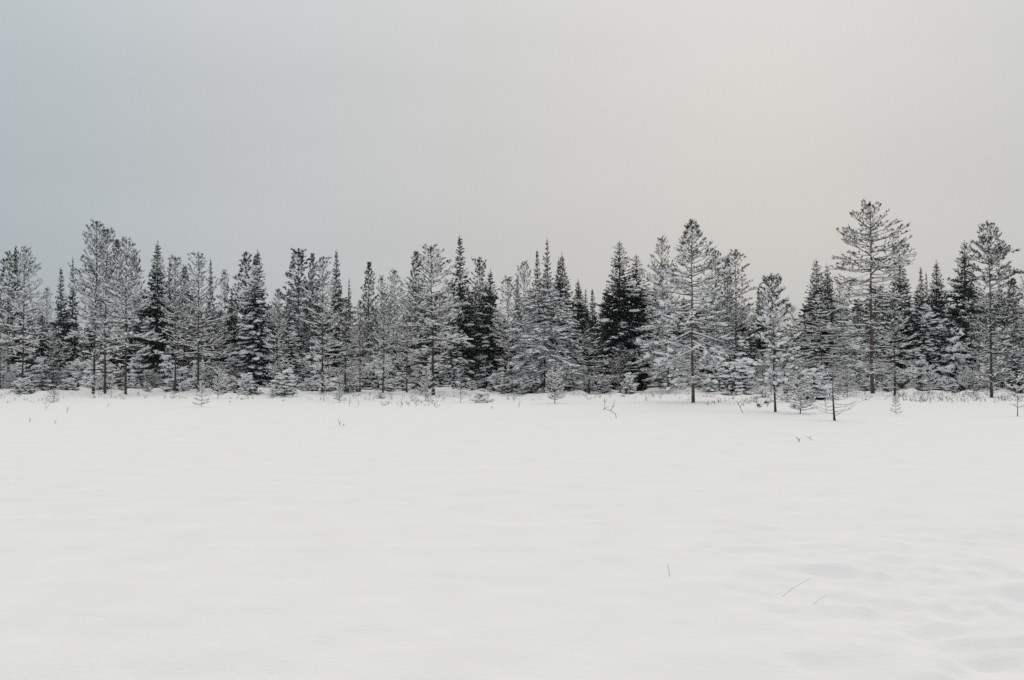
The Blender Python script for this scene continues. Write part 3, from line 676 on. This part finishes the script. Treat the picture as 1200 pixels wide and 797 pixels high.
# young trees out in the snow in front of the forest edge
GY = 'young trees standing in the snow before the forest'
young = [
    ('pine_sapling', THIN, 55, 459, 480, 8, 'bare stick-like sapling in the snow at far left', GY),
    ('pine_sapling', SAP[1], 64, 458, 472, 18, 'squat bushy sapling next to the bare stick at far left', GY),
    ('pine_sapling', SAP[2], 111, 440, 465, 12, 'thin snowy sapling at the foot of the tall left pine pair', GY),
    ('pine_sapling', SAP[2], 131, 441, 466, 11, 'thin sapling just left of the thick dark trunk on the left', GY),
    ('pine_sapling', SAP[1], 204, 459, 467, 8, 'tiny sapling tip at the foot of the slender left pine', GY),
    ('pine_sapling', SAP[1], 237, 452, 477, 17, 'small open sapling standing forward alone, left of centre', GY),
    ('pine_sapling', SAP[0], 256, 432, 467, 17, 'snowy sapling right behind the small open forward sapling', GY),
    ('spruce_sapling', SNOWY[0], 290, 434, 462, 22, 'snow-caked little spruce below the double-topped clump', GY),
    ('pine_sapling', SAP[1], 320, 455, 467, 11, 'knee-high snowy sapling left of the snow-caked low spruce', GY),
    ('spruce_sapling', SNOWY[1], 334, 430, 464, 30, 'snow-caked low spruce with dark underside below the rounded pine', GY),
    ('pine_sapling', SAP[2], 380, 440, 470, 12, 'thin pale sapling in front of the grey twiggy pine', GY),
    ('pine_sapling', SAP[0], 398, 451, 472, 14, 'small conical sapling left of a bare stick, left of centre', GY),
    ('pine_sapling', THIN, 410, 457, 476, 9, 'bare forked stick right of the small conical sapling', GY),
    ('pine_sapling', SAP[3], 446, 460, 467, 11, 'snow-buried sapling tip at the foot of the straight-trunked pine', GY),
    ('pine_sapling', SAP[0], 499, 434, 470, 24, 'bushy snowy sapling beside the trunk of the big central pine', GY),
    ('pine_sapling', THIN, 515, 452, 466, 8, 'thin bare sapling right of the big central pine trunk', GY),
    ('pine_sapling', SAP[2], 540, 450, 472, 14, 'thin see-through sapling left of the squat dark spruce bush', GY),
    ('spruce_sapling', SAP[3], 565, 457, 472, 22, 'squat dark spruce bush in the snow near the middle', GY),
    ('spruce_sapling', SNOWY[0], 583, 434, 460, 24, 'white-capped spruce sapling left of the pale slim trunk', GY),
    ('spruce_sapling', SNOWY[0], 618, 426, 460, 26, 'white-capped spruce sapling under the left side of the domed pine', GY),
    ('pine_sapling', SAP[0], 650, 436, 472.5, 26, 'neat conical sapling dusted with snow, in front of the domed pine', GY),
    ('spruce_sapling', SNOWY[1], 708, 438, 461, 24, 'snow-swallowed sapling left of the foot of the broad twins', GY),
    ('spruce_sapling', SNOWY[0], 738, 434, 461, 18, 'small white spruce at the foot of the broad twins', GY),
    ('spruce_sapling', SNOWY[0], 868, 414, 461, 40, 'snow-draped spruce sapling right of the lone forward pine', GY),
    ('spruce_sapling', SNOWY[2], 893, 440, 466, 36, 'snowy low bush behind the slim young pine', GY),
    ('spruce_sapling', SNOWY[2], 922, 432, 471, 42, 'snow-piled bush right behind the slim young pine, left of the bushy sapling', GY),
    ('spruce_sapling', SNOWY[0], 953, 428, 468, 38, 'snow-piled low spruce behind the bushy sapling', GY),
    ('spruce_sapling', SNOWY[2], 992, 436, 465, 46, 'snowy thicket bush between the stunted stem and the tallest pine', GY),
    ('pine_sapling', SAP[0], 937, 444, 485, 38, 'bushy sapling with low boughs between the slim young pine and the snag', GY),
    ('dead_pine', SNAG, 977, 436, 493, 66, 'dark stunted stem with thin upcurved bare branches, nearest in the field', GY),
    ('pine_sapling', THIN, 967, 455, 484, 10, 'thin bare stem just left of the stunted dark stem', GY),
    ('pine_sapling', SAP[1], 1049, 466, 486, 12, 'tiny dark sapling alone in the snow on the right', GY),
    ('pine_sapling', SAP[0], 1088, 428, 461, 20, 'small snowy pine right of the low short-trunked frosted pine', GY),
    ('pine_sapling', SAP[2], 1191, 442, 488, 22, 'thin frosted sapling in the snow by the right edge', GY),
    ('spruce_sapling', SNOWY[2], 1140, 434, 462, 30, 'snowy bush left of the trunk of the bushy right pine', GY),
]
for nm, pr, px, yt, b, w, lab, grp in young:
    tree_px(nm, pr, px, yt, b, w, lab, 'dead tree' if nm == 'dead_pine' else 'sapling', grp)

# trees deeper in the forest, seen only in pieces between the others; each is told by the front tree it stands beside
ANCHORS = [(27, 'leftmost frosted pine'), (72, 'narrow black spruce in the left gap'), (110, 'tall left pine pair'), (148, 'thick-trunked left pine'), (184, 'first tall dark spruce'),
    (206, 'slender frosted pine'), (233, 'ragged frosted pine'), (255, 'brownish half-height pine'), (295, 'double-topped clump'), (325, 'shorter snowy pine'), (350, 'round-topped dark pine'),
    (378, 'grey twiggy pine'), (405, 'wide low frosted pine'), (431, 'solitary dark conifer'), (449, 'very straight dark trunk'), (477, 'half-height pine left of centre'), (508, 'big central pine'),
    (539, 'tallest central spire'), (567, 'dark tufted pine'), (596, 'pale slim-trunked pine'), (638, 'domed pine'), (677, 'snow-tipped spruce beside the dome'), (695, 'dense young pine'),
    (725, 'left broad twin spruce'), (745, 'right broad twin spruce'), (783, 'wide grey pine'), (812, 'lone forward pine'), (840, 'pine behind the lone one'), (866, 'grey conical tree'),
    (908, 'slim young forward pine'), (962, 'wide spreading pine'), (1022, 'tallest pine'), (1056, 'dark spruce right of the tallest pine'), (1084, 'two thin spruce tips'), (1102, 'pointed right spruce'),
    (1130, 'tiered drooping spruce'), (1161, 'bushy right pine'), (1198, 'right picture edge')]
def told_apart(items, lead):
    """items: (column, top row); returns one label for each, naming the nearest front tree, the side and, among several there, the rank in height"""
    key = []
    for px, yt in items:
        a_ = min(ANCHORS, key=lambda q: abs(q[0] - px)); key.append((a_[1], 'left' if px < a_[0] else 'right'))
    out = []
    for i, k_ in enumerate(key):
        same = sorted([j for j in range(len(items)) if key[j] == k_], key=lambda j: items[j][1])
        n_, r_ = len(same), same.index(i)
        rank = '' if n_ == 1 else ('taller ' if r_ == 0 else 'shorter ') if n_ == 2 else ('tallest ', 'second tallest ', 'third tallest ', 'fourth tallest ', 'lowest ')[r_ if r_ < n_ - 1 else 4]
        out.append(rank + lead + ' just ' + k_[1] + ' of the ' + k_[0])
    return out
rr = random.Random(3); deep = []
for i in range(84):
    px = -20 + 1240 * (i + rr.uniform(0.1, 0.9)) / 84
    yt = rr.uniform(398, 410) if 905 < px < 946 else rr.uniform(332, 370) if any(a_ < px < b_ for a_, b_ in ((95, 245), (282, 405), (475, 575), (612, 680), (718, 875), (955, 1195))) else rr.uniform(346, 380)
    deep.append((px, yt, rr.uniform(90, 106), rr.choice([SP[0], SP[2], SP[0], SP[3], SP[2], PD[0], PD[2]]), rr.uniform(40, 64), rr.uniform(0, 6.28)))
for (px, yt, d, pr, w, ro), lab in zip(deep, told_apart([q[:2] for q in deep], 'dim conifer deep behind,')):
    tree_px('forest_tree', pr, px, yt, B(d), w, lab, 'conifer', 'conifers deep in the forest', rot=ro)
under = []
for i in range(130):
    px = -10 + 1220 * (i + rr.uniform(0, 1)) / 130
    under.append((px, rr.uniform(412, 442) if i % 5 < 4 else rr.uniform(436, 450), rr.uniform(80.5, 90) if i % 5 < 4 else rr.uniform(76, 80.5), rr.choice([SNOWY[0], SNOWY[1], SNOWY[2], SNOWY[0]]), rr.uniform(20, 40), rr.uniform(0, 6.28)))
for (px, yt, d, pr, w, ro), lab in zip(under, told_apart([q[:2] for q in under], 'small snow-smothered conifer')):
    tree_px('undergrowth_conifer', pr, px, yt, B(d), w, lab, 'young conifer', 'undergrowth at the foot of the forest', rot=ro)

# the wood beyond, one dark mass closing the gaps
rw = np.random.default_rng(9); LOW = [spruce_proto('far_a', 151, 10, 1.5, dens=0.45, wh=0.5, nb=5, k=7, nl=0.24, nw=0.12, sh_len=0.35), spruce_proto('far_b', 152, 10, 1.2, dens=0.45, wh=0.5, nb=5, k=7, nl=0.24, nw=0.12, sh_len=0.35, colm=0.5)]
packs = {}
for i, pr in enumerate(LOW):
    for part in ('trunk', 'crown', 'snow'):
        m_ = pr[part]; v = np.zeros(len(m_.vertices) * 3, np.float32); m_.vertices.foreach_get('co', v)
        m_.calc_loop_triangles(); t = np.zeros(len(m_.loop_triangles) * 3, np.int32); m_.loop_triangles.foreach_get('vertices', t)
        packs[i, part] = (v.reshape(-1, 3), t.reshape(-1, 3))
VV, TT, MI, off = [], [], [], 0
for i in range(66):
    px = -90 + 1380 * (i + rw.uniform(0, 1)) / 66; d = rw.uniform(110, 150)
    yt = rw.uniform(404, 412) if 900 < px < 952 else rw.uniform(346, 380)
    x, y, _ = ray(px, 437, d); h = ray(px, yt, d)[2] - g1(x, y); s_ = h / 10; a_ = rw.uniform(0, 6.28); w_ = s_ * rw.uniform(1.1, 1.6)
    for j, part in enumerate(('trunk', 'crown', 'snow')):
        v, t = packs[int(rw.integers(0, 2)) if j == 0 else kind_, part] if j else packs[0, part]
        kind_ = int(i % 2)
        vx = (v[:, 0] * math.cos(a_) - v[:, 1] * math.sin(a_)) * w_ + x; vy = (v[:, 0] * math.sin(a_) + v[:, 1] * math.cos(a_)) * w_ + y
        VV.append(np.stack([vx, vy, v[:, 2] * s_ + g1(x, y)], 1)); TT.append(t + off); MI.append(np.full(len(t), j)); off += len(v)
me = build_mesh('distant_forest', np.concatenate(VV), np.concatenate(TT), mats=[M['bark'], M['needle_spruce'], M['snow']], smooth=False, tri_mat=np.concatenate(MI))
o = bpy.data.objects.new('distant_forest', me); col.objects.link(o); o['kind'] = 'stuff'
o['label'] = 'dark mass of distant forest closing the gaps behind the trees'; o['category'] = 'forest'
TRI_COUNT[0] += len(me.polygons)

# ------------------------------------------------------------------ twigs and straws in the snow
def strand_obj(name, strands, mat, label, cat, loc, group=None, kind=None, snow=False):
    """strands: list of (points, r0, r1) in metres relative to loc"""
    V, Qd, o_ = [], [], 0
    for P, r0, r1 in strands:
        v, q = tube(P, np.linspace(r0, r1, len(P)), 5); V.append(v); Qd += [tuple(i + o_ for i in f) for f in q]; o_ += len(v)
    me_ = build_mesh(name, np.concatenate(V), quads=Qd, mats=[M[mat]])
    ob = bpy.data.objects.new(name, me_); col.objects.link(ob); ob.location = loc
    ob['label'] = label; ob['category'] = cat
    if group: ob['group'] = group
    if kind: ob['kind'] = kind
    return ob
def pix_strand(name, pts, mat, label, cat, r=0.0014, extra=(), group=None):
    """a stalk rooted where its first pixel meets the snow; the other pixels give its rise and reach at that depth"""
    x, y = hit(*pts[0]); z = g1(x, y); ss = []
    def rel(pl, dy):
        out = []
        for i, (a, b) in enumerate(pl):
            q = ray(a, b, y); out.append((q[0] - x, dy * i, q[2] - z))
        return np.array(out)
    p = rel(pts, 0.02); p = np.vstack([p[0] + np.array([0, 0, -0.06]), p])
    ss.append((p, r, r * 0.5))
    for e in extra: ss.append((rel(e, 0.02), r * 0.8, r * 0.35))
    return strand_obj(name, ss, mat, label, cat, (x, y, z), group)
GT = 'twigs and straws poking through the snow'
pix_strand('straw', [(914, 699), (926, 691), (938, 685), (950, 679.5)], 'straw', 'long thin straw leaning over the snow in the right foreground, longer of two', 'straw', group=GT)
pix_strand('straw', [(949, 709), (958, 703.5), (969, 697.5)], 'straw', 'short straw leaning over the snow in the right foreground, shorter of two', 'straw', group=GT)
pix_strand('straw', [(783.5, 676), (782, 668), (781.5, 661)], 'straw', 'short upright forked straw standing alone in the middle foreground', 'straw', extra=[[(783.5, 676), (783.2, 668), (782.8, 662)]], group=GT)
pix_strand('twig', [(936, 518), (934, 514.5), (932.5, 512)], 'heath', 'dark twig tip in the open field, left of two side by side', 'twig', r=0.012, extra=[[(935, 516.5), (937, 513)]], group=GT)
pix_strand('twig', [(951, 516), (947, 513), (943, 511.5)], 'heath', 'faint twig tip in the open field, right of two side by side', 'twig', r=0.007, extra=[[(947, 513.5), (950, 511)]], group=GT)
pix_strand('twig', [(722, 490), (721, 485), (715, 481), (708, 479), (709, 472), (708.5, 466)], 'heath', 'bent leafless twig with a side fork below the broad twin spruces', 'twig', r=0.014,
           extra=[[(715, 481), (719, 476), (720, 468)], [(708, 479), (706, 481)], [(709, 472), (706, 469)], [(709, 471), (711, 468)], [(719, 476), (716, 477)], [(708, 479), (711, 477), (713, 478)]], group=GT)
pix_strand('twig', [(870, 484), (867, 478), (864, 471)], 'heath', 'dark leaning twig right of the lone forward pine', 'twig', r=0.016, extra=[[(867, 478), (868, 474)], [(864.5, 472), (862, 470)]], group=GT)
pix_strand('twig', [(399, 499), (398, 495), (396.5, 491)], 'heath', 'short twig pair in the open snow left of centre, left tip', 'twig', r=0.009, extra=[[(398.5, 497), (400, 493)]], group=GT)
pix_strand('twig', [(402, 499.5), (403.5, 496)], 'heath', 'stubby twig right of the short twig in the open snow left of centre', 'twig', r=0.009, extra=[[(402.5, 498), (405, 497)]], group=GT)
pix_strand('twig', [(79, 484), (80.5, 480), (81.5, 476)], 'heath', 'leaning twig in the snow right of the squat bushy sapling at far left', 'twig', r=0.01, extra=[[(80, 481), (79, 477)]], group=GT)
pix_strand('twig', [(36, 495), (36.5, 492), (35.5, 489)], 'heath', 'tiny twig tip in the snow nearest the left edge', 'twig', r=0.01, extra=[[(36, 493), (38, 491)]], group=GT)
pix_strand('twig', [(66, 497), (65.5, 494), (64.5, 492)], 'heath', 'tiny forked twig in the snow below the squat sapling at far left', 'twig', r=0.008, extra=[[(65.8, 495), (67.5, 492.5)]], group=GT)
pix_strand('twig', [(126, 477), (128, 474.5), (130, 475)], 'heath', 'small curved twig in the snow below the thick dark trunk', 'twig', r=0.012, extra=[[(128, 475), (128, 472)]], group=GT)
pix_strand('twig', [(269, 472), (270, 469.5)], 'heath', 'tiny twig in the snow right of the small open forward sapling', 'twig', r=0.012, extra=[[(269.5, 471), (272, 470)]], group=GT)
pix_strand('twig', [(278, 468), (278.3, 465.5)], 'heath', 'dark stub sticking out of the snow right of the snowy forward saplings', 'twig', r=0.018, extra=[[(278, 467), (280, 466)]], group=GT)
pix_strand('twig', [(576, 479), (576.2, 476)], 'heath', 'dark stub in the snow below the squat dark spruce bush', 'twig', r=0.018, extra=[[(576, 478), (577.5, 476.5)]], group=GT)
pix_strand('twig', [(608, 478), (609, 473), (608.5, 468)], 'heath', 'thin upright twig in the snow left of the neat conical sapling', 'twig', r=0.01, extra=[[(608.5, 475), (606.5, 473)], [(608.7, 472), (611, 470)]], group=GT)
pix_strand('twig', [(420, 477), (420.5, 472), (419, 468)], 'heath', 'pale thin twig right of the bare forked stick left of centre', 'twig', r=0.009, extra=[[(420, 474), (422, 470)]], group=GT)
pix_strand('fallen_branch', [(938, 487), (944, 492), (949, 496)], 'heath', 'thin fallen branch lying on the snow below the bushy sapling', 'branch', r=0.008, extra=[[(942, 490), (947, 490.5)]], group=GT)

# low heath twigs along the forest edge: uncountable
rs = np.random.default_rng(77); seg, blo = [], []
def heath_patch(px0, px1, y0, y1, n, h=0.3):
    for _ in range(int(n * 1.25)):
        px, py = rs.uniform(px0, px1), rs.uniform(y0, y1)
        x, y = hit(px, py, 90); x += rs.normal(0, 0.1); z = g1(x, y)
        for k in range(int(rs.integers(2, 5))):
            L = h * rs.uniform(0.35, 1.1); d = norm(np.array([rs.normal(0, 0.55), rs.normal(0, 0.4), 1.0]))
            a = np.array([x + rs.normal(0, 0.05), y + rs.normal(0, 0.05), z - 0.03]); b = a + d * L * 0.6
            c_ = b + norm(d + rs.normal(0, 0.5, 3)) * L * 0.4
            seg.append((*a, *b, 0.008, 0.006)); seg.append((*b, *c_, 0.006, 0.003))
            e_ = b + norm(d + rs.normal(0, 0.8, 3)) * L * 0.3; seg.append((*b, *e_, 0.005, 0.003))
            for p in (c_, e_):
                if rs.uniform() < 0.5: blo.append((*p, *norm(rs.normal(size=3)), 0.035, 0.02, 0.02))
for a in ((1050, 1200, 461, 472, 95, .34), (830, 905, 463, 476, 36, .3), (450, 515, 462, 478, 34, .3), (0, 60, 462, 474, 16, .25), (940, 1060, 457, 470, 45, .3),
          (300, 450, 462, 470, 26, .25), (60, 300, 461, 469, 30, .25), (515, 700, 461, 470, 32, .25), (700, 830, 461, 470, 24, .25)):
    heath_patch(*a)
V1, T1 = seg_mesh(seg); V2, T2 = blob_mesh(blo, rs)
me = build_mesh('heath_twigs', np.concatenate([V1, V2]), np.concatenate([T1, T2 + len(V1)]), mats=[M['heath']], smooth=False)
o = bpy.data.objects.new('heath_twigs', me); col.objects.link(o); o['kind'] = 'stuff'
o['label'] = 'low heath twigs poking through the snow along the forest edge'; o['category'] = 'heath'

# thin winter air
hv, hq = [], []
for z_ in (-3.0, 24.0):
    for x_, y_ in ((-1300, -100), (1300, -100), (1300, 1600), (-1300, 1600)): hv.append((x_, y_, z_))
hq = [(3, 2, 1, 0), (4, 5, 6, 7), (0, 1, 5, 4), (1, 2, 6, 5), (2, 3, 7, 6), (3, 0, 4, 7)]
hm = bpy.data.materials.new('winter_air'); hm.use_nodes = True; ht = hm.node_tree; ht.nodes.clear()
ho = ht.nodes.new('ShaderNodeOutputMaterial'); hp = ht.nodes.new('ShaderNodeVolumePrincipled')
hp.inputs['Color'].default_value = (0.9, 0.92, 0.94, 1); hp.inputs['Density'].default_value = HAZE; hp.inputs['Anisotropy'].default_value = 0.2
ht.links.new(hp.outputs[0], ho.inputs['Volume'])
me = build_mesh('haze', hv, quads=hq, mats=[hm], smooth=False)
o = bpy.data.objects.new('haze', me); col.objects.link(o); o['kind'] = 'stuff'; o['label'] = 'thin pale winter haze in the air'; o['category'] = 'haze'
print('TRIS', TRI_COUNT[0])
